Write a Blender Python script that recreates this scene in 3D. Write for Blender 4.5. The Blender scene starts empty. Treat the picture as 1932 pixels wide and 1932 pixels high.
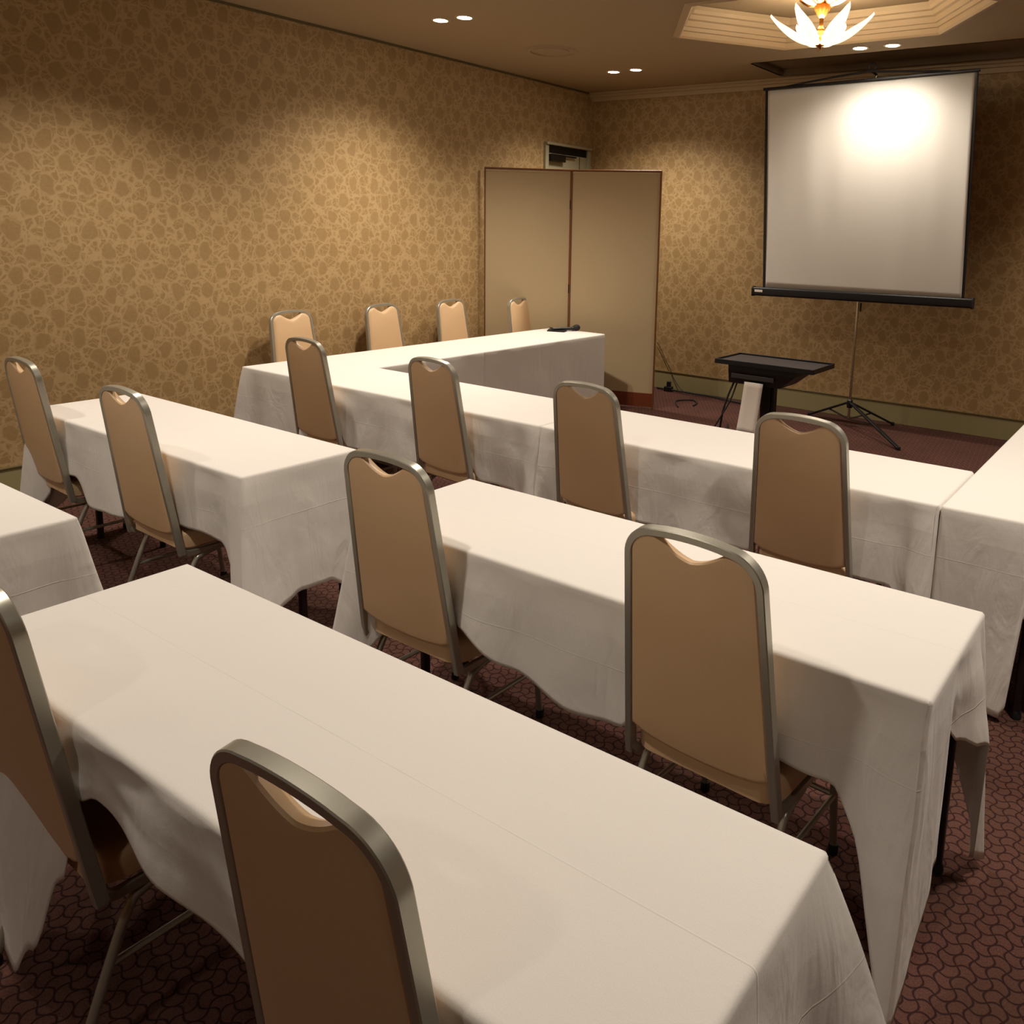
import bpy, bmesh, math, random
from mathutils import Vector, Matrix, noise
PI=math.pi; R=math.radians
S=bpy.context.scene; C=S.collection
# ------------------------------------------------------------------ helpers
def srgb(r,g,b):
    f=lambda c:(c/255/12.92) if c/255<=.04045 else ((c/255+.055)/1.055)**2.4
    return (f(r),f(g),f(b),1)
def obj(name,bm,mat,parent=None,smooth=True,loc=None):
    me=bpy.data.meshes.new(name); bm.normal_update(); bm.to_mesh(me); bm.free()
    if smooth:
        for p in me.polygons: p.use_smooth=True
        try: me.set_sharp_from_angle(angle=R(40))
        except Exception: pass
    me.materials.append(mat)
    o=bpy.data.objects.new(name,me); C.objects.link(o)
    if parent: o.parent=parent
    if loc: o.location=loc
    return o
def thing(name,label,cat,loc=(0,0,0),rotz=0,group=None):
    o=bpy.data.objects.new(name,None); C.objects.link(o); o.location=loc; o.rotation_euler=(0,0,rotz)
    o.empty_display_size=.1
    return tag(o,label,cat,group)
def tag(o,label,cat,group=None):
    o['label']=label; o['category']=cat
    if group: o['group']=group
    return o
def struct(name,bm,mat,smooth=False,label=None):
    o=obj(name,bm,mat,None,smooth); o['kind']='structure'
    if label: o['label']=label
    return o
def box(bm,x0,x1,y0,y1,z0,z1,bev=0,M=None):
    t=bmesh.new()
    vs=[t.verts.new((x,y,z)) for x in(x0,x1) for y in(y0,y1) for z in(z0,z1)]
    for q in((0,1,3,2),(4,6,7,5),(0,4,5,1),(2,3,7,6),(0,2,6,4),(1,5,7,3)): t.faces.new([vs[i] for i in q])
    if bev: bmesh.ops.bevel(t,geom=t.edges[:],offset=bev,segments=3,profile=.5,affect='EDGES')
    if M: bmesh.ops.transform(t,matrix=M,verts=t.verts)
    merge(bm,t)
def merge(bm,t):
    me=bpy.data.meshes.new('tmp'); t.to_mesh(me); t.free(); bm.from_mesh(me); bpy.data.meshes.remove(me)
def circ(r,n=12,ry=None): return [(r*math.cos(2*PI*i/n),(ry or r)*math.sin(2*PI*i/n)) for i in range(n)]
def rrect(w,h,r,k=3):
    out=[]
    for cx,cy,a in((w/2-r,h/2-r,0),(-w/2+r,h/2-r,PI/2),(-w/2+r,-h/2+r,PI),(w/2-r,-h/2+r,1.5*PI)):
        for i in range(k+1):
            t=a+PI/2*i/k; out.append((cx+r*math.cos(t),cy+r*math.sin(t)))
    return out
def sweep(bm,path,sec,side=None,caps=True,scale=None):
    """sec coords: (a along n, b along side); side = fixed vector perpendicular-ish to the path plane"""
    P=[Vector(p) for p in path]; rings=[]; prev=None
    for i,p in enumerate(P):
        if i==0: t=P[1]-P[0]
        elif i==len(P)-1: t=P[-1]-P[-2]
        else: t=(P[i+1]-p).normalized()+(p-P[i-1]).normalized()
        t.normalize()
        if side is not None: s=Vector(side)
        else:
            s=prev if prev is not None else (Vector((0,0,1)) if abs(t.z)<.9 else Vector((1,0,0)))
        s=(s-t*s.dot(t)).normalized(); prev=s; n=s.cross(t).normalized()
        k=scale[i] if scale else 1
        rings.append([bm.verts.new(p+n*a*k+s*b*k) for a,b in sec])
    m=len(sec)
    for r0,r1 in zip(rings,rings[1:]):
        for j in range(m): bm.faces.new((r0[j],r0[(j+1)%m],r1[(j+1)%m],r1[j]))
    if caps: bm.faces.new(rings[0][::-1]); bm.faces.new(rings[-1])
def lathe(bm,prof,loc=(0,0,0),n=24,M=None):
    t=bmesh.new(); rings=[]
    for r,z in prof: rings.append([t.verts.new((r*math.cos(2*PI*i/n),r*math.sin(2*PI*i/n),z)) for i in range(n)])
    for a,b in zip(rings,rings[1:]):
        for j in range(n): t.faces.new((a[j],a[(j+1)%n],b[(j+1)%n],b[j]))
    if prof[0][0]>1e-4: t.faces.new(rings[0][::-1])
    if prof[-1][0]>1e-4: t.faces.new(rings[-1])
    bmesh.ops.remove_doubles(t,verts=t.verts,dist=1e-6)
    bmesh.ops.recalc_face_normals(t,faces=t.faces)
    bmesh.ops.transform(t,matrix=(M or Matrix.Translation(loc)),verts=t.verts); merge(bm,t)
def bez(p,n=8):
    """Catmull-Rom through points"""
    P=[Vector(q) for q in p]; P=[2*P[0]-P[1]]+P+[2*P[-1]-P[-2]]; out=[]
    for i in range(1,len(P)-2):
        a,b,c,d=P[i-1:i+3]
        for k in range(n):
            t=k/n; out.append(.5*((2*b)+(c-a)*t+(2*a-5*b+4*c-d)*t*t+(3*b-a-3*c+d)*t**3))
    out.append(P[-2]); return out
def ss(t): t=max(0,min(1,t)); return t*t*(3-2*t)
def lerpk(keys,t,smooth=True):
    if t<=keys[0][0]: return list(keys[0][1:])
    for a,b in zip(keys,keys[1:]):
        if t<=b[0]:
            u=(t-a[0])/max(1e-9,b[0]-a[0]); u=ss(u) if smooth else u
            return [x+(y-x)*u for x,y in zip(a[1:],b[1:])]
    return list(keys[-1][1:])
# ------------------------------------------------------------------ materials
def mat(name,col=(.5,.5,.5,1),rough=.5,metal=0,spec=.5):
    m=bpy.data.materials.new(name); m.use_nodes=True; b=m.node_tree.nodes['Principled BSDF']
    b.inputs['Base Color'].default_value=col; b.inputs['Roughness'].default_value=rough; b.inputs['Metallic'].default_value=metal
    b.inputs['Specular IOR Level'].default_value=spec
    return m
class NT:
    def __init__(s,m): s.t=m.node_tree; s.b=s.t.nodes['Principled BSDF']
    def n(s,ty,**k):
        o=s.t.nodes.new(ty)
        for a,v in k.items():
            if a in o.inputs: o.inputs[a].default_value=v
            else: setattr(o,a,v)
        return o
    def l(s,a,b): s.t.links.new(a,b)
    def m(s,op,a,b=None,c=None):
        o=s.t.nodes.new('ShaderNodeMath'); o.operation=op
        for i,v in enumerate((a,b,c)):
            if v is None: continue
            if isinstance(v,(int,float)): o.inputs[i].default_value=v
            else: s.l(v,o.inputs[i])
        return o.outputs[0]
    def mix(s,f,a,b):
        o=s.t.nodes.new('ShaderNodeMix'); o.data_type='RGBA'
        for i,v in((0,f),(6,a),(7,b)):
            if isinstance(v,(int,float,tuple)): o.inputs[i].default_value=v
            else: s.l(v,o.inputs[i])
        return o.outputs[2]
    def ramp(s,f,a,b,x0,x1):
        o=s.t.nodes.new('ShaderNodeMapRange'); o.inputs['From Min'].default_value=a; o.inputs['From Max'].default_value=b
        o.inputs['To Min'].default_value=x0; o.inputs['To Max'].default_value=x1; s.l(f,o.inputs['Value']); return o.outputs[0]
    def bump(s,h,st=.3,d=.002):
        o=s.n('ShaderNodeBump',Strength=st,Distance=d); s.l(h,o.inputs['Height']); s.l(o.outputs[0],s.b.inputs['Normal'])
def noisy(m,scale=400,amt=.12,st=.2,d=.0005,stretch=None):
    """fine texture: slight colour variation + bump, in object space"""
    q=NT(m); tc=q.n('ShaderNodeTexCoord'); v=tc.outputs['Object']
    if stretch: mp=q.n('ShaderNodeMapping'); mp.inputs['Scale'].default_value=stretch; q.l(v,mp.inputs[0]); v=mp.outputs[0]
    nz=q.n('ShaderNodeTexNoise',Scale=scale,Detail=3.0); q.l(v,nz.inputs['Vector'])
    c=tuple(q.b.inputs['Base Color'].default_value); k=q.ramp(nz.outputs['Fac'],.25,.75,1-amt,1+amt)
    mm=q.n('ShaderNodeVectorMath',operation='SCALE'); mm.inputs[0].default_value=c[:3]; q.l(k,mm.inputs['Scale'])
    q.l(mm.outputs[0],q.b.inputs['Base Color']); q.bump(nz.outputs['Fac'],st,d); return m
def wallpaper(name,axis):
    m=mat(name,rough=.55,spec=.25); q=NT(m); g=q.n('ShaderNodeNewGeometry'); sp=q.n('ShaderNodeSeparateXYZ'); q.l(g.outputs['Position'],sp.inputs[0])
    u=sp.outputs[axis]; w=sp.outputs[2]
    cb=q.n('ShaderNodeCombineXYZ'); q.l(u,cb.inputs[0]); q.l(w,cb.inputs[1])
    nz=q.n('ShaderNodeTexNoise',Scale=14.0,Detail=3.0); q.l(cb.outputs[0],nz.inputs['Vector'])
    off=q.n('ShaderNodeVectorMath',operation='SUBTRACT'); q.l(nz.outputs['Color'],off.inputs[0]); off.inputs[1].default_value=(.5,.5,.5)
    sc=q.n('ShaderNodeVectorMath',operation='SCALE'); q.l(off.outputs[0],sc.inputs[0]); sc.inputs['Scale'].default_value=.075
    wv=q.n('ShaderNodeVectorMath',operation='ADD'); q.l(cb.outputs[0],wv.inputs[0]); q.l(sc.outputs[0],wv.inputs[1])
    # small leaves: smooth voronoi cells with light stems between them
    v1=q.n('ShaderNodeTexVoronoi',feature='DISTANCE_TO_EDGE',Scale=15.0); q.l(wv.outputs[0],v1.inputs['Vector'])
    v2=q.n('ShaderNodeTexVoronoi',feature='DISTANCE_TO_EDGE',Scale=27.0); q.l(wv.outputs[0],v2.inputs['Vector'])
    leaf=q.ramp(v1.outputs['Distance'],.04,.12,0,1); lf2=q.ramp(v2.outputs['Distance'],.02,.10,.25,1)
    # rose medallions on a staggered lattice
    s2=q.n('ShaderNodeSeparateXYZ'); q.l(wv.outputs[0],s2.inputs[0])
    def lat(du,dw):
        a=q.m('PINGPONG',q.m('ADD',s2.outputs[0],du),.10); b=q.m('PINGPONG',q.m('ADD',s2.outputs[1],dw),.125)
        return q.m('SQRT',q.m('ADD',q.m('MULTIPLY',a,a),q.m('MULTIPLY',q.m('MULTIPLY',b,b),.62)))
    d=q.m('MINIMUM',lat(0,0),lat(.10,.125))
    rose=q.ramp(d,.036,.046,1,0); halo=q.ramp(d,.042,.052,0,1)
    small=q.m('MULTIPLY',q.m('MULTIPLY',leaf,lf2),halo)
    pet=q.m('MULTIPLY',rose,q.ramp(lf2,0,1,.78,1))
    f=q.m('MAXIMUM',small,pet)
    col=q.mix(f,srgb(178,149,106),srgb(154,125,83))
    big=q.n('ShaderNodeTexNoise',Scale=1.1,Detail=1.0); q.l(cb.outputs[0],big.inputs['Vector'])
    q.l(col,q.b.inputs['Base Color']); q.bump(f,.25,.001); return m
M={}
M['wall_l']=wallpaper('damask_wallpaper_side',1); M['wall_b']=wallpaper('damask_wallpaper_back',0)
M['ceil']=noisy(mat('painted_ceiling',srgb(166,144,112),.8,0,.2),60,.03,.1,.001)
M['trim']=noisy(mat('painted_moulding',srgb(188,164,128),.6),80,.03,.1,.0005)
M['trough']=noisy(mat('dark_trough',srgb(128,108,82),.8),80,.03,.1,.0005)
M['base']=noisy(mat('green_grey_baseboard_paint',srgb(150,140,100),.5),90,.04,.1,.0005)
M['bead']=mat('baseboard_bead',srgb(95,80,45),.5)
def carpet():
    m=mat('patterned_carpet',rough=.95,spec=.1); q=NT(m); g=q.n('ShaderNodeNewGeometry'); sp=q.n('ShaderNodeSeparateXYZ'); q.l(g.outputs['Position'],sp.inputs[0])
    k=1/.034
    a=q.m('MULTIPLY',q.m('ADD',sp.outputs[0],q.m('MULTIPLY',sp.outputs[1],.12)),k); b=q.m('MULTIPLY',q.m('SUBTRACT',sp.outputs[1],q.m('MULTIPLY',sp.outputs[0],.12)),k)
    aw=q.m('ADD',a,q.m('MULTIPLY',q.m('SINE',q.m('MULTIPLY',b,PI)),.24)); bw=q.m('ADD',b,q.m('MULTIPLY',q.m('SINE',q.m('MULTIPLY',a,PI)),.24))
    la=q.m('PINGPONG',aw,.5); lb=q.m('PINGPONG',bw,.5)
    e=q.m('MINIMUM',la,lb); line=q.ramp(e,.03,.10,1,0)
    nz=q.n('ShaderNodeTexNoise',Scale=260.0,Detail=3.0); q.l(g.outputs['Position'],nz.inputs['Vector'])
    n2=q.n('ShaderNodeTexNoise',Scale=4.0,Detail=3.0); q.l(g.outputs['Position'],n2.inputs['Vector'])
    c=q.mix(q.ramp(nz.outputs['Fac'],.3,.7,0,1),srgb(80,50,45),srgb(106,72,63)); c=q.mix(q.ramp(n2.outputs['Fac'],.35,.65,0,.5),c,srgb(76,56,43))
    c=q.mix(line,c,srgb(52,31,30)); q.l(c,q.b.inputs['Base Color'])
    q.bump(q.m('SUBTRACT',nz.outputs['Fac'],line),.6,.004); return m
M['carpet']=carpet()
def cloth_mat():
    m=mat('white_tablecloth',rough=.85,spec=.15); q=NT(m); q.b.inputs['Sheen Weight'].default_value=.15
    tc=q.n('ShaderNodeTexCoord'); sp=q.n('ShaderNodeSeparateXYZ'); q.l(tc.outputs['Object'],sp.inputs[0])
    def ln(c,at,w=.0022): return q.ramp(q.m('ABSOLUTE',q.m('SUBTRACT',c,at)),0,w,1,0)
    nz=q.n('ShaderNodeTexNoise',Scale=5.0,Detail=4.0); q.l(tc.outputs['Object'],nz.inputs['Vector'])
    fade=q.ramp(nz.outputs['Fac'],.42,.6,.4,1)
    cr=q.m('MAXIMUM',ln(sp.outputs[1],0),q.m('MAXIMUM',q.m('MULTIPLY',ln(sp.outputs[2],.52),.6),q.m('MULTIPLY',q.m('MAXIMUM',ln(sp.outputs[0],.45),ln(sp.outputs[0],-.43)),.35)))
    cr=q.m('MULTIPLY',cr,fade)
    n2=q.n('ShaderNodeTexNoise',Scale=14.0,Detail=5.0,Roughness=.6); q.l(tc.outputs['Object'],n2.inputs['Vector'])
    n3=q.n('ShaderNodeTexNoise',Scale=700.0,Detail=2.0); q.l(tc.outputs['Object'],n3.inputs['Vector'])
    mp=q.n('ShaderNodeMapping'); mp.inputs['Scale'].default_value=(9,9,3.2); q.l(tc.outputs['Object'],mp.inputs[0])
    n4=q.n('ShaderNodeTexNoise',Scale=1.0,Detail=3.0,Distortion=1.2); q.l(mp.outputs[0],n4.inputs['Vector'])
    side=q.ramp(sp.outputs[2],.69,.60,.12,1)
    h=q.m('ADD',q.m('MULTIPLY',q.m('MULTIPLY',n4.outputs['Fac'],5.5),side),0)
    h=q.m('ADD',h,q.m('MULTIPLY',cr,.8))
    h=q.m('ADD',h,q.m('ADD',q.m('MULTIPLY',n2.outputs['Fac'],1.0),q.m('MULTIPLY',n3.outputs['Fac'],.06)))
    q.bump(h,.35,.004)
    q.l(q.mix(q.ramp(n3.outputs['Fac'],.3,.7,0,1),srgb(228,222,214),srgb(238,232,224)),q.b.inputs['Base Color'])
    # a little light passes through the cotton
    tr=q.n('ShaderNodeBsdfTranslucent'); tr.inputs[0].default_value=(.75,.68,.58,1)
    mx=q.n('ShaderNodeMixShader'); mx.inputs[0].default_value=.12; out=q.t.nodes['Material Output']
    q.l(q.b.outputs[0],mx.inputs[1]); q.l(tr.outputs[0],mx.inputs[2]); q.l(mx.outputs[0],out.inputs[0]); return m
M['cloth']=cloth_mat()
M['vinyl']=noisy(mat('tan_vinyl',srgb(208,174,134),.42,0,.4),500,.04,.25,.0006)
M['frame']=noisy(mat('bronze_grey_metal_frame',srgb(172,168,154),.32,.62),900,.05,.05,.0002)
M['darkleg']=noisy(mat('dark_enamel_leg',srgb(42,34,34),.35,.4),300,.05,.05,.0002)
M['board']=noisy(mat('table_board',srgb(120,92,66),.5),120,.1,.1,.0004,(1,12,1))
M['rubber']=mat('black_rubber',srgb(22,20,20),.7)
M['black']=noisy(mat('black_powder_coat',srgb(20,19,20),.42,.1),500,.08,.1,.0003)
M['tray']=noisy(mat('dark_grey_tray_mat',srgb(52,46,46),.5),400,.08,.1,.0003)
M['chrome']=mat('chrome_pole',srgb(190,180,165),.22,1)
M['paper']=mat('white_paper',srgb(226,216,204),.8)
M['panel']=noisy(mat('beige_panel_cloth',srgb(182,162,128),.85,0,.1),420,.04,.2,.0006)
M['wood']=noisy(mat('dark_stained_wood',srgb(112,66,34),.4),40,.22,.1,.0004,(14,14,1))
M['kick']=noisy(mat('red_brown_kick_board',srgb(112,54,30),.35),50,.12,.1,.0004,(1,1,12))
M['door']=noisy(mat('grey_green_door_paint',srgb(160,152,124),.5),60,.04,.1,.0004)
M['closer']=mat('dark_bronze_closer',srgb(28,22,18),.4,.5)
M['brass']=mat('polished_brass',srgb(205,140,60),.2,1)
M['amber']=mat('amber_glass',srgb(190,105,35),.12); M['amber'].node_tree.nodes['Principled BSDF'].inputs['Transmission Weight'].default_value=.5
def screen_mat():
    m=mat('projection_fabric',srgb(212,207,198),.62,0,.35); q=NT(m)
    tc=q.n('ShaderNodeTexCoord'); nz=q.n('ShaderNodeTexNoise',Scale=900.0); q.l(tc.outputs['Object'],nz.inputs['Vector']); q.bump(nz.outputs['Fac'],.1,.0003); return m
M['screen']=screen_mat()
def emis(name,col,st,base=(.9,.85,.75,1)):
    m=mat(name,base,.3); b=m.node_tree.nodes['Principled BSDF']; b.inputs['Emission Color'].default_value=col; b.inputs['Emission Strength'].default_value=st; return m
WARM=(1.0,.905,.785)
M['lamp']=emis('lit_lamp_glass',(1,.93,.80,1),40)
M['petal']=emis('lit_frosted_glass_petal',(1,.88,.66,1),.85)
M['ring']=mat('downlight_ring_metal',srgb(200,180,150),.4,.3)
# ------------------------------------------------------------------ camera
H=1.6052
cam=bpy.data.cameras.new('camera'); co=bpy.data.objects.new('camera',cam); C.objects.link(co); S.camera=co
yaw,pit,rol=R(34.2458),R(-10.36),R(1.73395); F=1594.025
fw=Vector((-math.sin(yaw)*math.cos(pit),math.cos(yaw)*math.cos(pit),math.sin(pit))); rt=Vector((math.cos(yaw),math.sin(yaw),0)); up=rt.cross(fw)
r2=rt*math.cos(rol)+up*math.sin(rol); u2=-rt*math.sin(rol)+up*math.cos(rol)
mw=Matrix((r2,u2,-fw)).transposed().to_4x4(); mw.translation=Vector((0,0,H)); co.matrix_world=mw
cam.sensor_fit='HORIZONTAL'; cam.sensor_width=36; cam.lens=36*F/1932; cam.clip_start=.02
cam.shift_x=-(1157.44-966)/1932; cam.shift_y=(721.95-966)/1932
# ------------------------------------------------------------------ the room
XL,XR,Y0,YB,HC=-5.375,2.1,-2.3,7.36,2.962
bm=bmesh.new(); box(bm,XL-.1,XR+.1,Y0-.1,YB+.1,-.1,0); struct('floor',bm,M['carpet'])
bm=bmesh.new(); box(bm,XL-.12,XL,Y0,YB,0,HC+.0); struct('wall_left',bm,M['wall_l'])
bm=bmesh.new(); box(bm,XL-.12,XR+.12,YB,YB+.12,0,HC+.3); struct('wall_back',bm,M['wall_b'])
bm=bmesh.new(); box(bm,XR,XR+.12,Y0,YB,0,HC+.0); struct('wall_right',bm,M['wall_l'])
bm=bmesh.new(); box(bm,XL-.12,XR+.12,Y0-.12,Y0,0,HC+.0); struct('wall_front',bm,M['wall_b'])
# ceiling with a hexagonal coffer and a long trough near the back wall
HX,HY=-2.195,5.47
def hexa(s): return [(HX+a*s,HY+b*s) for a,b in((1.07,0),(.565,.715),(-.565,.715),(-1.07,0),(-.565,-.715),(.565,-.715))]
TR=(-3.22,XR,6.60,7.22)
bm=bmesh.new()
loops=[[(XL-.12,Y0-.12),(XR+.12,Y0-.12),(XR+.12,TR[2]),(TR[0],TR[2]),(TR[0],TR[3]),(XR+.12,TR[3]),(XR+.12,YB+.12),(XL-.12,YB+.12)],hexa(1)]
ed=[]
for lp in loops:
    vs=[bm.verts.new((x,y,HC)) for x,y in lp]
    for i in range(len(vs)): ed.append(bm.edges.new((vs[i],vs[(i+1)%len(vs)])))
bmesh.ops.triangle_fill(bm,edges=ed,use_beauty=True)
for f in bm.faces:
    f.normal_update()
    if f.normal.z>0: f.normal_flip()
# raised roofs of coffer and trough
HR=HC+.19
vs=[bm.verts.new((x,y,HR)) for x,y in hexa(.93)]; bm.faces.new(vs[::-1])
struct('ceiling',bm,M['ceil'])
bm=bmesh.new(); box(bm,XL-.12,XR+.12,Y0-.12,YB+.12,HC+.33,HC+.43); struct('trim_7',bm,M['ceil'])
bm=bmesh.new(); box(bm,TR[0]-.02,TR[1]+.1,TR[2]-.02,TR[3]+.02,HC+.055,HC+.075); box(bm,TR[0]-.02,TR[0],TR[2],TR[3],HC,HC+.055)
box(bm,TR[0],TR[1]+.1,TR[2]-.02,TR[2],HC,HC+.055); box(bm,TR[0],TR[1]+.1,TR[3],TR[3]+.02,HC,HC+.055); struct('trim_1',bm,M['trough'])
# stepped moulding of the coffer
bm=bmesh.new()
prof=[(1.0,HC-.012),(.985,HC-.014),(.972,HC+.0),(.972,HC+.032),(.958,HC+.036),(.952,HC+.06),(.94,HC+.064),(.935,HC+.10),(.915,HC+.108),(.905,HC+.135),(.885,HC+.142),(.88,HC+.165),(.86,HR-.003),(1.03,HR-.001),(1.035,HC-.002)]
rings=[[bm.verts.new((x,y,z)) for x,y in hexa(s)] for s,z in prof]
for a,b in zip(rings,rings[1:]+rings[:1]):
    for j in range(6): bm.faces.new((a[j],a[(j+1)%6],b[(j+1)%6],b[j]))
bmesh.ops.recalc_face_normals(bm,faces=bm.faces)
struct('trim_2',bm,M['trim'])
# cornice on the back wall
bm=bmesh.new()
for a,b,c,d in((0,.03,-.085,-.045),(0,.055,-.045,-.02),(0,.08,-.02,-.001)): box(bm,XL,XR,YB-b,YB,HC+c,HC+d,.004)
struct('trim_3',bm,M['trim'])
bm=bmesh.new(); box(bm,XL,XL+.012,Y0,YB-.08,HC-.018,HC-.001); struct('trim_4',bm,M['bead'])
for nm,a in(('baseboard_back',(XL,XR,YB-.014,YB,0,.172)),('baseboard_right',(XR-.014,XR,Y0,YB-.02,0,.172))):
    bm=bmesh.new(); box(bm,*a,.003); struct(nm,bm,M['base'])
bm=bmesh.new(); box(bm,XL,XL+.014,Y0,6.5,0,.172,.003); struct('baseboard_left',bm,M['base'])
bm=bmesh.new(); box(bm,XL,XR,YB-.02,YB,.172,.184,.003); struct('trim_5',bm,M['bead'])
bm=bmesh.new(); box(bm,XL,XL+.02,Y0,6.5,.172,.184,.003); struct('trim_6',bm,M['bead'])
# doorway behind the folding screen
DY0,DY1,DZ=6.62,7.26,2.385
bm=bmesh.new()
box(bm,XL,XL+.03,DY0-.05,DY0,0,DZ,.004); box(bm,XL,XL+.03,DY1,DY1+.05,0,DZ,.004); box(bm,XL,XL+.05,DY0-.05,DY1+.05,DZ,DZ+.025,.004)
fr=obj('door_frame',bm,M['door'],None,False)
dr=bpy.data.objects.new('door_1',None); C.objects.link(dr); dr['kind']='structure'; fr.parent=dr
bm=bmesh.new(); box(bm,XL+.001,XL+.012,DY0,DY1,0,DZ-.075,.002); obj('door_leaf',bm,M['door'],dr,False)
bm=bmesh.new(); box(bm,XL+.001,XL+.008,DY0,DY1,DZ-.075,DZ,.001); obj('door_head_shade',bm,M['closer'],dr,False)  # dark strip painted as the reveal's shadow above the leaf
bm=bmesh.new(); box(bm,XL+.012,XL+.018,7.13,7.138,0,DZ-.08); obj('door_seam',bm,M['bead'],dr,False)
bm=bmesh.new(); box(bm,XL+.012,XL+.07,DY0+.005,DY0+.22,DZ-.155,DZ-.085,.006); box(bm,XL+.03,XL+.05,DY0+.2,DY0+.42,DZ-.10,DZ-.085,.003)
cl=obj('door_closer',bm,M['closer'],dr,False)
# ------------------------------------------------------------------ lights in the ceiling
def downlight(x,y,label,power,size=118,dim=1):
    t=thing('downlight',label,'ceiling light',(x,y,HC),0,'recessed downlights in the ceiling')
    bm=bmesh.new(); lathe(bm,[(.046,-.001),(.050,-.006),(.060,-.007),(.066,-.003),(.067,-.0005)],n=32); obj('trim_ring',bm,M['ring'],t)
    bm=bmesh.new(); lathe(bm,[(0,-.010),(.03,-.0085),(.045,-.002),(.045,-.0005)],n=24); obj('lamp_glass',bm,M['lamp'],t)
    l=bpy.data.lights.new('downlight_beam','SPOT'); l.energy=power*dim; l.color=WARM; l.spot_size=R(size); l.spot_blend=.9; l.shadow_soft_size=.045
    lo=bpy.data.objects.new('downlight_beam',l); C.objects.link(lo); lo.parent=t; lo.location=(0,0,-.03)
    return t
PW=72
DL=[(-4.46,4.33,'left one of the paired round downlights over the left table wing',1),(-4.255,4.35,'right one of the paired round downlights over the left table wing',1),
    (-4.47,6.42,'dimmer oval-looking downlight of the pair near the far left ceiling corner',.6),(-4.235,6.42,'sparkling right downlight of the pair near the far left ceiling corner',1),
    (-2.255,6.40,'left round downlight of the pair above the projection screen',.42),(-2.02,6.41,'right round downlight of the pair above the projection screen',.42)]
for x,y,lb,d in DL: downlight(x,y,lb,PW,150 if x>-3 else 134,dim=d)
HID=[(-4.36,2.3,.62),(-4.36,.2,.42),(-2.15,2.9,.66),(.15,4.35,.66),(.15,6.4,.66),(.15,2.3,.8),(-2.15,.6,.5),(.9,.2,.15),(-1.2,-1.4,.22),(-3.4,-.9,.12)]  # unseen spots: assumed ceiling grid, plus rear fill added to brighten chair backs
for x,y,d in HID:
    l=bpy.data.lights.new('unseen_spot','SPOT'); l.energy=2*PW*d; l.color=WARM; l.spot_size=R(118); l.spot_blend=.75; l.shadow_soft_size=.07
    lo=bpy.data.objects.new('unseen_spot',l); C.objects.link(lo); lo.location=(x,y,HC-.03)
# chandelier
ch=thing('chandelier','brass chandelier with glowing leaf-shaped glass shades in the hexagonal ceiling recess','chandelier',(HX,HY,0))
bm=bmesh.new(); lathe(bm,[(0,HR-.001),(.09,HR-.002),(.085,HR-.02),(.03,HR-.035),(.014,HR-.05),(.014,3.06),(0,3.055)],n=28); obj('canopy',bm,M['brass'],ch)
bm=bmesh.new(); lathe(bm,[(0,3.07),(.03,3.066),(.052,3.045),(.05,3.02),(.028,2.985),(.012,2.965),(0,2.96)],n=28); obj('amber_glass_body',bm,M['amber'],ch)
bm=bmesh.new(); lathe(bm,[(0,2.972),(.014,2.965),(.011,2.92),(.022,2.905),(.024,2.89),(.012,2.875),(.012,2.83),(.03,2.82),(.028,2.80),(.010,2.79),(.007,2.775),(0,2.765)],n=24); obj('stem',bm,M['brass'],ch)
def petal(bm,a,r0,z0,r1,z1,w,bulge):
    N,K=14,7; g=[]
    for i in range(N+1):
        t=i/N; r=r0+(r1-r0)*(t**.85); z=z0+(z1-z0)*(t**1.7)
        ww=w*(math.sin(PI*min(1,(t*.93+.07)))**.75)*(1-.25*t)
        row=[]
        for j in range(-K,K+1):
            s=j/K; side=ww*s; cup=bulge*(s*s)*math.sin(PI*min(1,t+.1)*.9)
            scal=.006*math.cos(s*PI*5)*t
            row.append(bm.verts.new(((r-cup*.4)*math.cos(a)-side*math.sin(a),(r-cup*.4)*math.sin(a)+side*math.cos(a),z+cup+scal)))
        g.append(row)
    for i in range(N):
        for j in range(2*K): bm.faces.new((g[i][j],g[i][j+1],g[i+1][j+1],g[i+1][j]))
for k in range(6):
    a=R(-98+k*60)
    bm=bmesh.new(); petal(bm,a,.035,2.80,.325,2.985,.058,.035)
    p=obj('glass_shade',bm,M['petal'],ch); md=p.modifiers.new('t','SOLIDIFY'); md.thickness=.004
    bm=bmesh.new(); sweep(bm,bez([(.012*math.cos(a),.012*math.sin(a),2.86),(.05*math.cos(a),.05*math.sin(a),2.825),(.075*math.cos(a),.075*math.sin(a),2.845)],5),circ(.006,8)); obj('arm',bm,M['brass'],ch)
for k in range(7):
    a=R(-32+k*360/7)
    bm=bmesh.new(); petal(bm,a,.05,3.04,.17,3.10,.04,.015); p=obj('upper_glass_leaf',bm,M['petal'] if k%2 else M['brass'],ch); md=p.modifiers.new('t','SOLIDIFY'); md.thickness=.003
l=bpy.data.lights.new('chandelier_bulbs','POINT'); l.energy=14; l.color=(1,.86,.66); l.shadow_soft_size=.12
lo=bpy.data.objects.new('chandelier_bulbs',l); C.objects.link(lo); lo.parent=ch; lo.location=(0,0,2.93)
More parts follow.
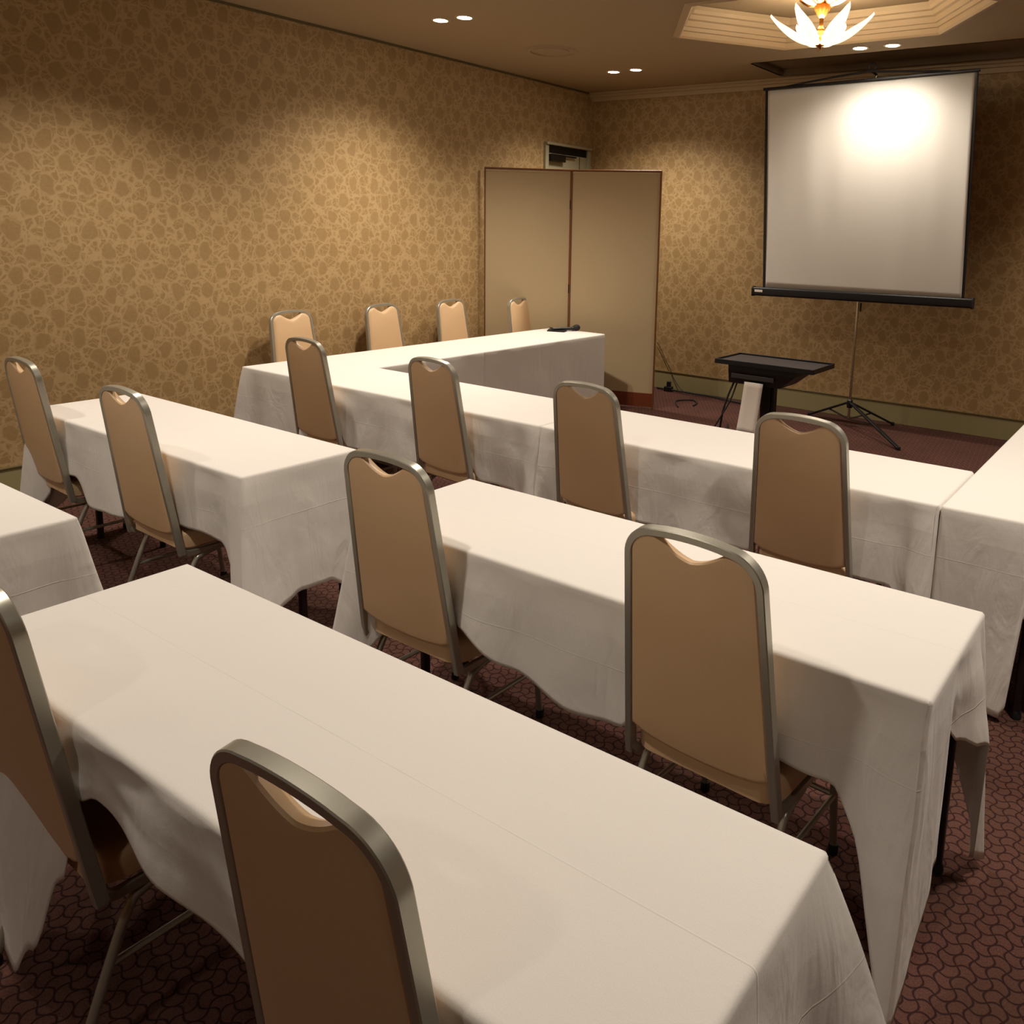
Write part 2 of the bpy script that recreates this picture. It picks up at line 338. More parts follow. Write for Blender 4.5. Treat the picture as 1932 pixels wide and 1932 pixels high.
# round ceiling vent
t=thing('ceiling_vent','round flush air vent in the ceiling between the two pairs of left downlights','ceiling vent',(-4.40,5.47,HC))
bm=bmesh.new(); lathe(bm,[(.172,-.004),(.176,-.014),(.195,-.016),(.208,-.001)],n=40); obj('outer_ring',bm,M['ceil'],t)
bm=bmesh.new(); lathe(bm,[(0,-.020),(.12,-.018),(.135,-.008),(.135,-.001)],n=40); obj('diffuser_disc',bm,M['ceil'],t)
bm=bmesh.new(); lathe(bm,[(0,-.0005),(.172,-.001),(.172,-.002),(0,-.0015)],n=40); obj('vent_gap',bm,M['closer'],t)
# ------------------------------------------------------------------ chairs
HT=.958; WT,WB=.345,.404
def yr(z): return -.138*(z-.45)+(.012*((.36-z)/.36) if z<.36 else 0)
def hw(z): return (WB+(WT-WB)*(z-.45)/(.95-.45))/2
def make_chair():
    t=thing('banquet_chair','x','chair')
    # back frame: flat tube bent into an inverted U
    rad=.075; pts=[]
    zb=.325
    n=14
    for i in range(n+1):
        z=zb+(HT-.008-rad-zb)*i/n; pts.append((-(hw(z)-.008),z))
    cz=HT-.008-rad; cx=hw(cz)-.008
    for i in range(1,11):
        a=PI-(PI/2)*i/10*.97; pts.append((-cx+rad+rad*math.cos(a),cz+rad*math.sin(a)*.98))
    for i in range(0,4): 
        x=-cx+rad+(cx-rad)*(i+1)/4; pts.append((x,HT-.0085+.006*(1-(x/(cx-rad))**2)))
    pts=pts+[(-x,z) for x,z in pts[-2::-1]]
    path=[(x,yr(z),z) for x,z in pts]
    bm=bmesh.new(); sweep(bm,path,rrect(.019,.026,.0022,1),side=(0,1,.138)); bmesh.ops.recalc_face_normals(bm,faces=bm.faces); obj('back_frame',bm,M['frame'],t)
    # upholstered back with a hand hole scooped out of its top
    g=.0175; out=[]
    zt=HT-.0175; zb2=.388
    m=16
    for i in range(m+1):
        z=zb2+.03+(zt-.055-zb2-.03)*i/m; out.append((-(hw(z)-g),z))
    r=.058; c0=zt-.055; xx=hw(c0)-g
    for i in range(1,9):
        a=PI-(PI/2)*i/8; out.append((-xx+r+r*math.cos(a),c0+.055*math.sin(a)))
    # scoop
    for i in range(1,20):
        u=i/20; x=-(xx-r)+2*(xx-r)*u; s=abs(x)/(xx-r)
        dip=.040*max(0,1-(s/.86)**2)*(1-.25*s) if s<.86 else 0
        out.append((x,zt-dip))
    for i in range(8,0,-1):
        a=PI-(PI/2)*i/8; out.append((xx-r-r*math.cos(a),c0+.055*math.sin(a)))
    for i in range(m,-1,-1):
        z=zb2+.03+(zt-.055-zb2-.03)*i/m; out.append(((hw(z)-g),z))
    hb=hw(zb2)-g
    for i in range(1,12):
        a=i/12; x=hb-2*hb*a; out.append((x,zb2+.022*(abs(x)/hb)**2.5))
    def ring(ins,dy):
        N=len(out); vs=[]
        for i in range(N):
            p=Vector(out[i]); a=Vector(out[i-1]); b=Vector(out[(i+1)%N]); tt=(b-a).normalized(); nn=Vector((tt.y,-tt.x))
            q=p+nn*ins; vs.append((q.x,yr(q.y)+dy,q.y))
        return vs
    bm=bmesh.new(); R_=[[bm.verts.new(v) for v in ring(i,d)] for i,d in((.012,-.0125),(.004,-.0115),(0,-.007),(0,.006),(.004,.013),(.012,.017),(.022,.0195))]
    N=len(out)
    for a,b in zip(R_,R_[1:]):
        for j in range(N): bm.faces.new((a[j],a[(j+1)%N],b[(j+1)%N],b[j]))
    fb=bm.faces.new(R_[0][::-1]); ff=bm.faces.new(R_[-1])
    bmesh.ops.recalc_face_normals(bm,faces=bm.faces)
    obj('backrest',bm,M['vinyl'],t)
    # seat
    bm=bmesh.new(); rings=[]
    for ins,z in((.012,.335),(.0,.345),(.0,.385),(.005,.400),(.020,.411),(.06,.418),(.12,.421)):
        row=[]
        for x,y in rrect(.405-2*ins,.42-2*ins,max(.004,.055-ins*.4),6):
            k=1-.03*((.2-y)/.4); row.append(bm.verts.new((x*k,y+.225,z)))
        rings.append(row)
    for a,b in zip(rings,rings[1:]):
        for j in range(len(a)): bm.faces.new((a[j],a[(j+1)%len(a)],b[(j+1)%len(a)],b[j]))
    bm.faces.new(rings[0][::-1]); bm.faces.new(rings[-1]); bmesh.ops.recalc_face_normals(bm,faces=bm.faces)
    obj('seat',bm,M['vinyl'],t)
    for s in(-1,1):
        x=s*.193
        bm=bmesh.new(); y0=yr(.36)
        sweep(bm,bez([(s*(hw(.40)-.008),yr(.40),.40),(s*(hw(.35)-.009),y0+.001,.352),(x,y0+.022,.325),(x,.09,.320),(x,.36,.320)],6),rrect(.022,.015,.002,1),side=(1,0,0)); bmesh.ops.recalc_face_normals(bm,faces=bm.faces); obj('seat_rail',bm,M['frame'],t)
        bm=bmesh.new(); sweep(bm,bez([(x,.17,.314),(x,.10,.300),(x,.06,.26),(x*1.02,-.045,.012)],7),circ(.0105,10)); obj('leg',bm,M['frame'],t)
        bm=bmesh.new(); sweep(bm,bez([(x,.27,.314),(x,.34,.302),(x,.365,.26),(x*1.02,.395,.012)],7),circ(.0105,10)); obj('leg',bm,M['frame'],t)
        bm=bmesh.new(); sweep(bm,[(x*1.01,.020,.18),(x*1.01,.377,.18)],circ(.0075,8)); obj('stretcher',bm,M['frame'],t)
        for yy in(-.045,.395):
            bm=bmesh.new(); lathe(bm,[(.0,0),(.013,0),(.014,.004),(.013,.028),(.0105,.03)],(x*1.02,yy,0),12); obj('foot_cap',bm,M['rubber'],t)
    bm=bmesh.new(); sweep(bm,[(-.195,.377,.18),(.195,.377,.18)],circ(.0075,8)); obj('crossbar',bm,M['frame'],t)
    return t
def copy_tree(o):
    r=o.copy(); C.objects.link(r)
    for c in list(o.children):
        k=c.copy(); C.objects.link(k); k.parent=r
        for g2 in c.children:
            h=g2.copy(); C.objects.link(h); h.parent=k
    return r
proto=make_chair(); first=True
CH=[('A1',-.802,.604,.5,'tan vinyl banquet chair nearest the camera, at bottom centre, largest of all','chairs at the nearest table'),
('A0',-1.755,.605,-1,'tan banquet chair cut off by the left edge, at the nearest white table','chairs at the nearest table'),
('B2',-.82,1.597,-3,'tan banquet chair at right half of the second-row table, right of its neighbour','chairs at the second-row tables'),
('B1',-1.817,1.607,-.3,'tan banquet chair at left half of the second-row right table, beside the aisle gap','chairs at the second-row tables'),
('C0',-4.232,1.629,-2.3,'leftmost tan banquet chair seen from behind, by the patterned wall','chairs at the second-row tables'),
('C1',-3.27,1.595,-1.3,'tan banquet chair at the second-row left table, right one of its two','chairs at the second-row tables'),
('D0',-3.985,2.90,-2.8,'leftmost of the four chairs backing onto the front row of joined tables','chairs along the front row'),
('D1',-2.984,2.895,-5.0,'second from left of the four chairs along the front row of joined tables','chairs along the front row'),
('D2',-2.053,2.878,-4.5,'third from left of the four chairs along the front row of joined tables','chairs along the front row'),
('D3',-1.108,2.90,-2.4,'rightmost of the four chairs along the front row, before the projector stand','chairs along the front row'),
('W0',-5.20,3.64,-86,'cream-lit chair facing the room by the wall, nearest and leftmost of four','chairs along the wall behind the left wing'),
('W1',-5.21,4.47,-85,'cream-lit chair facing the room by the wall, second from left','chairs along the wall behind the left wing'),
('W2',-5.19,5.20,-85,'cream-lit chair facing the room by the wall, third, left of the folding screen','chairs along the wall behind the left wing'),
('W3',-4.94,5.80,-80,'cream-lit chair in front of the beige folding screen, farthest of four','chairs along the wall behind the left wing')]
for nm,x,y,a,lb,gp in CH:
    o=proto if first else copy_tree(proto); first=False
    o.location=(x,y,0); o.rotation_euler=(0,0,R(a)); o['label']=lb; o['category']='chair'; o['group']=gp
# ------------------------------------------------------------------ tables and cloths
ZT=.70
def table(x0,x1,y0,y1,label,along='x',legs=True):
    cx,cy=(x0+x1)/2,(y0+y1)/2; hx,hy=(x1-x0)/2-.006,(y1-y0)/2-.006
    t=thing('folding_table',label,'table',(cx,cy,0),0,'folding tables under white cloths')
    bm=bmesh.new(); box(bm,-hx,hx,-hy,hy,ZT-.032,ZT-.003,.004); obj('tabletop',bm,M['board'],t,False)
    for s in(-1,1):
        for k in(0,.19):
            lx,ly=(s*(hx-.03),k) if along=='x' else (k,s*(hy-.03))
            bm=bmesh.new(); sweep(bm,[(lx,ly,ZT-.035),(lx,ly,.02)],rrect(.026,.026,.005),side=(0,1,0)); obj('leg',bm,M['darkleg'],t)
            bm=bmesh.new(); lathe(bm,[(0,0),(.017,0),(.018,.01),(.015,.028),(.0,.03)],(lx,ly,0),12); obj('foot_cap',bm,M['rubber'],t)
        a,b=((s*(hx-.03),0,.36),(s*(hx-.03),.19,.36)) if along=='x' else ((0,s*(hy-.03),.36),(.19,s*(hy-.03),.36))
        bm=bmesh.new(); sweep(bm,[a,b],circ(.008,8)); obj('crossbar',bm,M['darkleg'],t)
    return t
def cloth(x0,x1,y0,y1,label,S_,E_,N_,W_,cor,seed=0,rip=1.0,grp='white tablecloths'):
    """S_,E_,N_,W_: keys (t, hem z, out) along each side travelling counter-clockwise;
    cor: SE,NE,NW,SW -> (tip z, flare, dirdeg or None)"""
    rnd=random.Random(seed); cx,cy=(x0+x1)/2,(y0+y1)/2; hx,hy=(x1-x0)/2,(y1-y0)/2; rc=.012
    sides=[((-hx,-hy),(hx,-hy),(0,-1),S_),((hx,-hy),(hx,hy),(1,0),E_),((hx,hy),(-hx,hy),(0,1),N_),((-hx,hy),(-hx,-hy),(-1,0),W_)]
    cs=[cor[k] for k in('SW','SE','NE','NW')]   # corner at start of each side
    cols=[]
    for si,(a,b,n,keys) in enumerate(sides):
        a=Vector(a);b=Vector(b);L=(b-a).length;d=(b-a)/L;n=Vector(n); c0=cs[si]; c1=cs[(si+1)%4]
        prevn=Vector(sides[si-1][2]); nextn=Vector(sides[(si+1)%4][2])
        m=max(8,int(L/.018)); WC=.17
        # ends packed finer
        ts=sorted(set([i/m for i in range(m+1)]+[k*.006/L for k in range(1,10)]+[1-k*.006/L for k in range(1,10)]))
        if si==0 or True: ts=ts[:-1]
        for t in ts:
            s=t*L; z,o=lerpk(keys,t)
            nrm=n.copy(); p=a+d*s
            off=Vector((0,0)); 
            for dist,cc,nn,sg in((s,c0,prevn,-1),(L-s,c1,nextn,1)):
                w=cc[2] if len(cc)>2 and cc[2] else WC
                if dist<w:
                    u=1-dist/w
                    z=z+(cc[0]-z)*(u**1.25)
                wf=.75*w
                dg=(n+nn).normalized() if len(cc)<4 else Vector(cc[3]).normalized()
                if dist<wf: off+=dg*cc[1]*(1-dist/wf)**1.15-n*o*.5*(1-dist/wf)
                off-=n*.30*cc[1]*math.exp(-((dist-.95*wf)/(.28*w))**2)*min(1,dist/(.4*wf))
            dn=off.dot(n)
            if dn<-.018: off-=n*(dn+.018)
            # rounded plan corner
            if s<rc: p=p-n*(rc-math.sqrt(max(0,rc*rc-(rc-s)**2)))*.5; 
            if L-s<rc: p=p-n*(rc-math.sqrt(max(0,rc*rc-(rc-(L-s))**2)))*.5
            ph=s/(.16)+seed*1.7+si
            rr=.010*rip*(math.sin(ph*2.1)+.6*math.sin(ph*3.7+1.3)+.4*math.sin(ph*.9+seed))
            rr+=.02*rip*noise.noise(Vector((s*2.3+seed*5,si*3.1,0)))
            ed_=min(1,s/.1,(L-s)/.1)
            cols.append((p,n,off+n*(o+rr*ed_+.004),z,dg if False else None))
    bm=bmesh.new(); NZ=26; N=len(cols); grid=[]
    r=.010
    # rim: flat -> rounded -> drape
    for k in (-1,0,1,2,3):
        a=PI/2*max(k,0)/3; row=[]; ex=.006 if k<0 else 0
        for p,n,off,z,_ in cols:
            ins=r*(1-math.sin(a))+ex
            q=Vector((max(-hx+ins,min(hx-ins,p.x)),max(-hy+ins,min(hy-ins,p.y)))); row.append(bm.verts.new((q.x,q.y,ZT-r*(1-math.cos(a)))))
        grid.append(row)
    for k in range(1,NZ+1):
        u=k/NZ; row=[]
        for i,(p,n,off,z,_) in enumerate(cols):
            D=ZT-r-z; q=p+off*(u**.92)
            wob=.004*noise.noise(Vector((q.x*6+seed,q.y*6,u*3)))
            q=q+n*wob; row.append(bm.verts.new((q.x,q.y,max(.004,ZT-r-D*u))))
        grid.append(row)
    for a,b in zip(grid,grid[1:]):
        for j in range(N): bm.faces.new((a[j],b[j],b[(j+1)%N],a[(j+1)%N]))
    bm.faces.new(grid[0])
    bmesh.ops.triangulate(bm,faces=[bm.faces[-1]] if False else [])
    bmesh.ops.recalc_face_normals(bm,faces=bm.faces)
    o=obj('tablecloth',bm,M['cloth'],None,True,(cx,cy,0)); tag(o,label,'tablecloth',grp)
    max(o.data.polygons,key=lambda p:p.area).use_smooth=False
    md=o.modifiers.new('t','SOLIDIFY'); md.thickness=.0015; md.offset=1
    return o
# nearest table
A=(-2.105,-.344,.608,1.117); Bt=(-2.076,-.327,1.634,2.143); Ct=(-4.405,-2.689,1.634,2.143); Dt=(-4.45,-2.69,.60,1.104)
for q,lb in((A,'folding table under the nearest white cloth'),(Bt,'folding table with dark legs under the second-row right cloth'),(Ct,'folding table under the second-row left cloth by the wall'),(Dt,'folding table under the cloth cut off by the left edge')):
    table(*q,lb)
cloth(*A,'white cloth on the nearest table, with a long centre crease',
  [(0,.05,.02),(.06,.03,.03),(.13,.02,.03),(.18,.12,.02),(.25,.33,.01),(.30,.54,0),(.34,.57,0),(.48,.525,0),(.62,.50,0),(.85,.47,0),(1,.4,0)],
  [(0,.3,.03),(.5,.30,.06),(1,.3,.05)],[(0,.35,.02),(.5,.38,.01),(1,.35,.01)],[(0,.35,.01),(.5,.35,.02),(1,.3,.01)],
  dict(SE=(.10,.16,.25),NE=(.05,.22,.22),NW=(.05,.10),SW=(.04,.06,.08)),1,.6)
cloth(*Bt,'white cloth on the second-row right table, its corners hanging to the carpet',
  [(0,.40,0),(.06,.47,0),(.26,.472,0),(.37,.41,.0),(.50,.355,.012),(.58,.37,.005),(.63,.45,0),(.80,.462,0),(.87,.445,0),(1,.43,0)],
  [(0,.18,.02),(.30,.19,.03),(.40,.215,.02),(.45,.52,.0),(.6,.46,.0),(.75,.42,.02),(.86,.40,.04),(.885,.07,.04),(1,.05,.05)],[(0,.35,.02),(.5,.38,.01),(1,.35,.01)],[(0,.35,.02),(.5,.35,.04),(1,.33,.03)],
  dict(SE=(.02,.11,.19,(-.1,-1)),NE=(.02,.05,.05),NW=(.02,.12),SW=(.02,.13,.2)),2)
cloth(*Ct,'white cloth on the second-row left table, beside the patterned wall',
  [(0,.32,0),(.12,.45,0),(.24,.45,0),(.33,.34,.0),(.5,.36,0),(.62,.45,0),(.8,.43,0),(1,.36,0)],
  [(0,.22,.03),(.3,.22,.045),(.7,.21,.05),(1,.2,.05)],[(0,.35,.02),(.5,.38,.01),(1,.35,.01)],[(0,.3,.02),(.5,.25,.03),(1,.25,.03)],
  dict(SE=(.12,.11,.2),NE=(.05,.10),NW=(.05,.08),SW=(.08,.10)),3)
cloth(*Dt,'white cloth of the table cut off by the left edge of the photo',
  [(0,.35,0),(1,.40,0)],[(0,.22,.02),(.5,.22,.03),(1,.22,.03)],[(0,.35,.02),(.5,.38,.01),(1,.35,.01)],[(0,.3,.02),(1,.3,.03)],
  dict(SE=(.05,.08),NE=(.05,.13,.14),NW=(.05,.08),SW=(.08,.10)),4)
# U of joined tables
YU0,YU1=2.941,3.484
UX=[-4.166,-2.402,-.630]
LW=[(-4.769,-4.166,2.941,4.455),(-4.769,-4.166,4.457,5.97)]
fk=[[(0,.44,0),(.19,.44,0),(.23,.365,.01),(.55,.37,.01),(.585,.44,0),(.755,.44,0),(.80,.37,.01),(1,.37,0)],[(0,.37,0),(.10,.37,.005),(.125,.44,0),(.27,.44,0),(.305,.37,.008),(.6,.37,.012),(.65,.43,0),(.79,.43,0),(.81,.37,.01),(1,.37,0)]]
for i in range(2):
    q=(UX[i]+.002,UX[i+1]-.002,YU0,YU1)
    table(*q,['folding table under the left cloth of the front row','folding table under the right cloth of the front row'][i])
    cloth(*q,['white cloth on the left table of the front row, joining the left wing','white cloth on the right table of the front row, before the screen'][i],
      fk[i],[(0,.35,.0),(1,.35,.0)],[(0,.3,.0),(.5,.3,.01),(1,.3,0)],[(0,.3,.0),(1,.3,.0)],
      dict(SE=(.02,.07,.15,(0,-1)) if i==1 else (.05,.08,.15,(0,-1)),NE=(.15,.0,.05),NW=(.15,.0,.05),SW=(.05,.08,.12,(0,-1))),10+i,.8)
for i,q in enumerate(LW):
    table(*q,['folding table under the near cloth of the left wing','folding table under the far cloth of the left wing'][i],along='y')
    cloth(*q,['white cloth on the near table of the left wing, its corner draping at the left','white cloth on the far table of the left wing, under the microphone'][i],
      [(0,.2,.0),(.4,.2,.01),(1,.2,.0)],[(0,.12,.0),(.5,.12,.008),(1,.12,.0)],[(0,.12,.0),(1,.12,.0)],[(0,.44,.0),(.9,.44,.01),(1,.25,.0)],
      dict(SE=(.02,.04,.08) if i==0 else (.1,0,.05),NE=(.05,.0,.05),NW=(.05,.0,.05),SW=(.03,.13,.2) if i==0 else (.1,0,.05)),20+i,.6)
RW=(-.626,-.02,2.941,4.70)
table(*RW,'folding table under the cloth of the right wing',along='y')
cloth(*RW,'white cloth of the right wing, its front flap falling to the carpet',
  [(0,.02,.015),(.30,.02,.02),(.45,.02,.03),(.47,.38,.01),(.6,.40,.01),(1,.40,.02)],[(0,.3,.02),(1,.3,.02)],[(0,.3,.0),(1,.3,.0)],[(0,.3,.0),(1,.3,.0)],
  dict(SE=(.05,.08),NE=(.1,.05),NW=(.15,.0,.05),SW=(.02,.0,.05)),31,.5)
# ------------------------------------------------------------------ folding screen
def fold_panel(t,a,b,z0,z1,name):
    a=Vector(a+(0,));b=Vector(b+(0,)); L=(b-a).length; ang=math.atan2(b.y-a.y,b.x-a.x)
    Mx=Matrix.Translation(a)@Matrix.Rotation(ang,4,'Z')
    bm=bmesh.new(); box(bm,.0,L,-.004,.004,z0+.14,z1-.012,0,Mx@Matrix.Identity(4)); p=obj('panel_cloth',bm,M['panel'],t,False)
    bm=bmesh.new()
    for q in((0,L,-.014,.014,z1-.016,z1,.003),(0,.012,-.014,.014,z0,z1-.016,.003),(L-.012,L,-.014,.014,z0,z1-.016,.003)): box(bm,*q[:6],q[6],Mx)
    obj('panel_frame',bm,M['wood'],t,False)
    bm=bmesh.new(); box(bm,.012,L-.012,-.010,.010,z0+.02,z0+.145,.002,Mx); obj('kick_board',bm,M['kick'],t,False)
    bm=bmesh.new(); box(bm,.012,L-.012,-.012,.012,z1-.034,z1-.017,.002,Mx); obj('top_rail',bm,M['panel'],t,False)
fs=thing('folding_screen','tall beige two-panel folding screen with dark wood edges in the left corner','folding screen')
P0,P1,P2=(-5.335,5.70),(-4.694,6.138),(-3.915,6.40)
fold_panel(fs,P0,P1,.0,2.105,'l'); fold_panel(fs,P1,P2,.0,2.105,'r')
bm=bmesh.new()
for z in(.3,1.05,1.8): sweep(bm,[(P1[0],P1[1]-.012,z-.04),(P1[0],P1[1]-.012,z+.04)],circ(.006,8))
obj('hinge',bm,M['closer'],fs)
# ------------------------------------------------------------------ projection screen on tripod
ps=thing('projection_screen','white pull-up projection screen on a black tripod before the back wall','projection screen',(-2.28,6.9,0))
def L_(x,y,z): return (x+2.28,y-6.9,z)
# fabric with slight vertical waves
bm=bmesh.new(); NX,NZ=64,30; g=[]
xb0,xb1,xt0,xt1=-3.100,-1.468,-3.160,-1.522; zb0,zb1,zt0,zt1=1.135,1.142,2.778,2.800
for j in range(NZ+1):
    v=j/NZ; row=[]
    for i in range(NX+1):
        u=i/NX; x0=xb0+(xt0-xb0)*v; x1=xb1+(xt1-xb1)*v; x=x0+(x1-x0)*u
        z=(zb0+(zb1-zb0)*u)*(1-v)+(zt0+(zt1-zt0)*u)*v
        am=.0035*(.25+.75*math.sin(PI*min(1,v*.9+.12))); y=6.855-.05*v+am*(math.sin(u*23)+.7*math.sin(u*41+1)+.6*math.sin(u*11+v*1.5))
        row.append(bm.verts.new(L_(x,y,z)))
    g.append(row)
for j in range(NZ):
    for i in range(NX): bm.faces.new((g[j][i],g[j][i+1],g[j+1][i+1],g[j+1][i]))
o=obj('screen_fabric',bm,M['screen'],ps); md=o.modifiers.new('t','SOLIDIFY'); md.thickness=.001
bm=bmesh.new()
for a,b in(((xb0-.008,6.857,1.13),(xt0-.010,6.807,2.785)),((xb1+.008,6.857,1.13),(xt1+.010,6.807,2.807))): bm=bmesh.new(); sweep(bm,[L_(*a),L_(*b)],rrect(.024,.004,.0015),side=(0,1,0)); obj('black_border',bm,M['black'],ps)
bm=bmesh.new(); sweep(bm,[L_(-3.195,6.80,2.786),L_(-2.33,6.80,2.800),L_(-1.49,6.80,2.815)],rrect(.022,.022,.005),side=(0,0,1)); obj('top_bar',bm,M['black'],ps)
bm=bmesh.new(); sweep(bm,bez([L_(-3.0,6.80,2.795),L_(-2.7,6.80,2.83),L_(-2.36,6.80,2.862),L_(-2.28,6.80,2.862),L_(-2.0,6.80,2.842),L_(-1.7,6.80,2.822)],6),circ(.008,8)); obj('hanger_handle',bm,M['black'],ps)
bm=bmesh.new(); sweep(bm,[L_(-3.205,6.86,1.098),L_(-1.385,6.86,1.122)],rrect(.075,.065,.015,4),side=(0,1,0)); obj('roller_case',bm,M['black'],ps)
for x,z in((-3.205,1.098),(-1.385,1.122)):
    bm=bmesh.new(); sweep(bm,[L_(x-.006,6.86,z),L_(x+.006,6.86,z)],rrect(.086,.074,.018,4),side=(0,1,0)); obj('end_cap',bm,M['rubber'],ps)
bm=bmesh.new(); box(bm,-3.182+2.28,-3.108+2.28,6.8255-6.9,6.829-6.9,1.094,1.114,.001); obj('maker_badge',bm,M['paper'],ps,False)
bm=bmesh.new(); sweep(bm,[L_(-2.285,6.91,.07),L_(-2.285,6.91,2.85)],circ(.011,14)); obj('pole',bm,M['chrome'],ps)
bm=bmesh.new(); sweep(bm,[L_(-2.285,6.91,2.855),L_(-2.285,6.80,2.862)],circ(.009,10))
sweep(bm,[L_(-2.285+.028*math.cos(a),6.80,2.896+.028*math.sin(a)) for a in [2*PI*k/16 for k in range(17)]],circ(.006,8)); obj('top_hook',bm,M['black'],ps)
bm=bmesh.new(); lathe(bm,[(0,.17),(.022,.172),(.026,.20),(.024,.235),(.014,.245),(0,.246)],L_(-2.285,6.91,0),16); obj('leg_hub',bm,M['black'],ps)
bm=bmesh.new(); sweep(bm,[L_(-2.255,6.895,1.06),L_(-2.255,6.895,.99)],circ(.008,8)); obj('lock_lever',bm,M['black'],ps)
for fx,fy in((-1.715,6.42),(-2.01,7.26),(-2.72,7.13)):
    bm=bmesh.new(); sweep(bm,[L_(-2.285,6.91,.222),L_(fx,fy,.012)],rrect(.030,.016,.003),side=(0,0,1)); lg=obj('leg',bm,M['black'],ps)
    bm=bmesh.new(); mx,my=-2.285+(fx+2.285)*.52,6.91+(fy-6.91)*.52; sweep(bm,[L_(-2.285,6.91,.075),L_(mx,my,.118)],rrect(.020,.007,.001),side=(0,0,1)); obj('brace',bm,M['black'],lg)
    bm=bmesh.new(); lathe(bm,[(0,0),(.013,0),(.015,.008),(.012,.028),(0,.03)],L_(fx,fy,0),12); obj('foot_cap',bm,M['rubber'],lg)
# ------------------------------------------------------------------ projector stand
px,py=-2.50,5.78
st=thing('projector_stand','black projector trolley with a flat lipped tray, in front of the screen','projector stand',(px,py,0))
Rz=Matrix.Translation((0,0,0))
bm=bmesh.new(); box(bm,-.375,.375,-.20,.20,.650,.664,.004); obj('tray',bm,M['tray'],st,False)
bm=bmesh.new()
for q in((-.385,.385,-.212,-.200,.640,.676),(-.385,.385,.200,.212,.640,.676),(-.385,-.375,-.2,.2,.640,.676),(.375,.385,-.2,.2,.640,.676)): box(bm,*q,.003)
obj('tray_lip',bm,M['black'],st,False)
bm=bmesh.new()
# tapered housing under the tray
v=[(-.29,-.17),(.24,-.17),(.24,.17),(-.29,.17)]; w=[(-.29,-.15),(.12,-.15),(.12,.15),(-.29,.15)]
A_=[bm.verts.new((x,y,.640)) for x,y in v]; B_=[bm.verts.new((x,y,.60)) for x,y in v]; C_=[bm.verts.new((x,y,.50)) for x,y in w]
for a,b in((A_,B_),(B_,C_)):
    for j in range(4): bm.faces.new((a[j],a[(j+1)%4],b[(j+1)%4],b[j]))
bm.faces.new(A_); bm.faces.new(C_[::-1]); bmesh.ops.recalc_face_normals(bm,faces=bm.faces); obj('housing',bm,M['black'],st,False)
bm=bmesh.new(); box(bm,-.26,.08,-.178,-.17,.54,.575,.003); obj('drawer_lip',bm,M['tray'],st,False)
bm=bmesh.new(); box(bm,-.075,.0,-.04,.04,.04,.50,.004); box(bm,.006,.026,-.03,.03,.04,.50,.003); obj('column',bm,M['black'],st,False)
for a in((-.26,-.30,.30),(.20,-.30,.30)):
    bm=bmesh.new(); box(bm,a[0],a[0]+.035,a[1],a[2],.035,.065,.004); obj('base_foot',bm,M['black'],st,False)
bm=bmesh.new(); box(bm,-.24,.22,-.025,.025,.038,.062,.003); obj('base_bar',bm,M['black'],st,False)
for x in(-.243,.217):
    for y in(-.27,.27):
        bm=bmesh.new(); lathe(bm,[(0,0),(.014,.002),(.02,.018),(.014,.034),(0,.036)],(x,y,0),12); obj('caster',bm,M['rubber'],st)
# paper sheet hanging on the stand
bm=bmesh.new(); N=10; g=[]
for j in range(N+1):
    v=j/N; z=.525-.37*v; g.append([bm.verts.new((-.145+.15*u-.022*v, -.185-.05*v+.006*math.sin(v*3)+.004*math.sin(u*4),z)) for u in(0,.25,.5,.75,1)])
for j in range(N):
    for i in range(4): bm.faces.new((g[j][i],g[j][i+1],g[j+1][i+1],g[j+1][i]))
o=obj('paper_sheet',bm,M['paper'],None,True,(px,py,0)); tag(o,'narrow white paper sheet hanging on the front of the black trolley','paper'); md=o.modifiers.new('t','SOLIDIFY'); md.thickness=.0012
# cords under the trolley
def cord(name,pts,r,label,m='rubber',grp=None,cat='cord',par=None):
    bm=bmesh.new(); sweep(bm,bez(pts,8),circ(r,8)); o=obj(name,bm,M[m],par)
    if par: return o
    tag(o,label,cat,grp); return o
cord('power_cord',[(-.27,-.1,.498),(-.30,-.12,.40),(-.33,-.14,.27),(-.37,-.10,.12),(-.40,-.08,.03),(-.45,.15,.009),(-.6,.5,.009)],.008,None,par=st)
cord('signal_cord',[(-.24,-.11,.498),(-.27,-.15,.36),(-.34,-.19,.2),(-.42,-.15,.07),(-.38,-.05,.008),(-.2,.4,.008)],.006,None,par=st)
yb=YB-.022
cord('wall_cable',[(-4.47,yb,.47),(-4.42,yb,.40),(-4.36,yb,.30),(-4.30,yb-.003,.21),(-4.25,yb-.006,.12),(-4.12,yb-.03,.010),(-3.9,yb-.05,.006)],.0035,'thin dark cable running down the back wall beside the folding screen')
random.seed(5)
pts=[(-4.42,yb-.05,.010)]
for k in range(1,9): pts.append((-4.42+k*.17,yb-.05-.05*random.random()-.012*k,.010+.012*random.random()))
cord('floor_cable',pts,.009,'dark cable lying along the foot of the back wall')
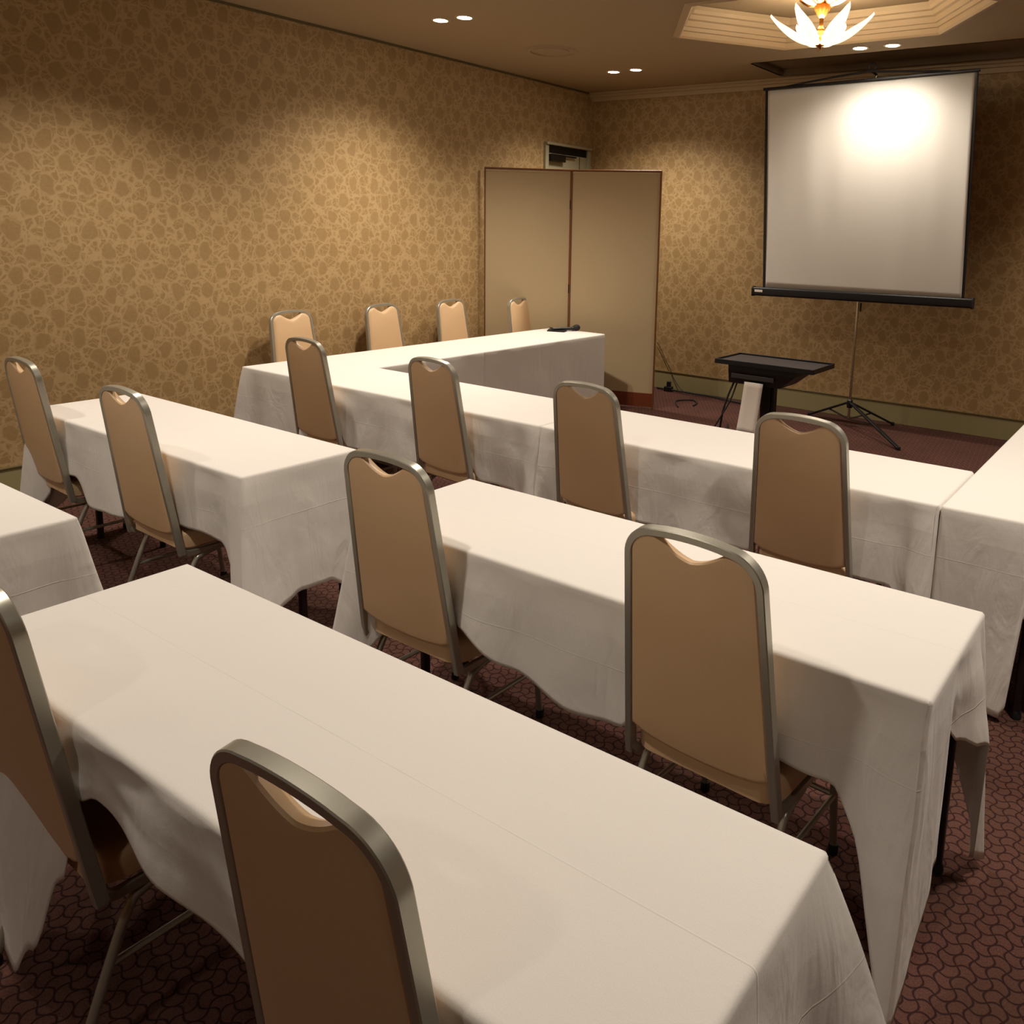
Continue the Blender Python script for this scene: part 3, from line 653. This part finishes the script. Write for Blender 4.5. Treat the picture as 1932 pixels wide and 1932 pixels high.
cord('floor_cable',[(-3.78,6.62,.008),(-3.86,6.72,.008),(-3.93,6.86,.01),(-3.84,6.98,.01),(-3.74,6.9,.008),(-3.70,6.76,.008)],.007,'short looped cable on the floor right of the folding screen')
bm=bmesh.new(); box(bm,-4.30,-4.22,yb-.12,yb-.06,.0,.05,.006); box(bm,-4.28,-4.24,yb-.1,yb-.07,.05,.10,.004); o=obj('power_adapter',bm,M['black'],None,False); tag(o,'small black adapter on the floor against the back wall','adapter')
# microphone and its cable on the left wing
zt=ZT+.002
mic=thing('microphone','black handheld microphone with round head lying at the far end of left wing','microphone',(-4.52,5.86,zt),R(62))
bm=bmesh.new(); MX=Matrix.Translation((0,0,.021))@Matrix.Rotation(PI/2,4,'Y')
lathe(bm,[(0,-.12),(.011,-.118),(.012,-.1),(.016,.06),(.019,.075),(.019,.08),(0,.081)],n=18,M=MX); obj('body',bm,M['black'],mic)
bm=bmesh.new(); lathe(bm,[(0,.078),(.018,.08),(.027,.10),(.028,.115),(.022,.133),(.01,.142),(0,.144)],n=18,M=Matrix.Translation((0,0,.028))@Matrix.Rotation(PI/2,4,'Y')); obj('head',bm,M['rubber'],mic)
ms=thing('microphone_clip','small folded black microphone stand lying under the microphone','stand',(-4.55,5.80,zt),R(20))
bm=bmesh.new(); box(bm,-.09,.07,-.045,.035,.0,.012,.004); obj('base_plate',bm,M['black'],ms,False)
bm=bmesh.new(); sweep(bm,[(-.06,-.02,.016),(.02,.01,.018)],circ(.006,8)); obj('rod',bm,M['black'],ms)
cord('microphone_cable',[(-4.66,5.80,zt+.004),(-4.69,5.85,zt+.004),(-4.70,5.90,zt+.004),(-4.72,5.93,zt+.004),(-4.755,5.935,zt+.006)],.004,'thin cable trailing from the microphone to the table edge')
# ------------------------------------------------------------------ world and colour management
w=bpy.data.worlds.new('w'); S.world=w; w.use_nodes=True; w.node_tree.nodes['Background'].inputs[0].default_value=(1,.85,.65,1); w.node_tree.nodes['Background'].inputs[1].default_value=.02
vs=S.view_settings; vs.view_transform='Standard'; vs.look='None'; vs.exposure=0.62; vs.gamma=1; vs.use_curve_mapping=False
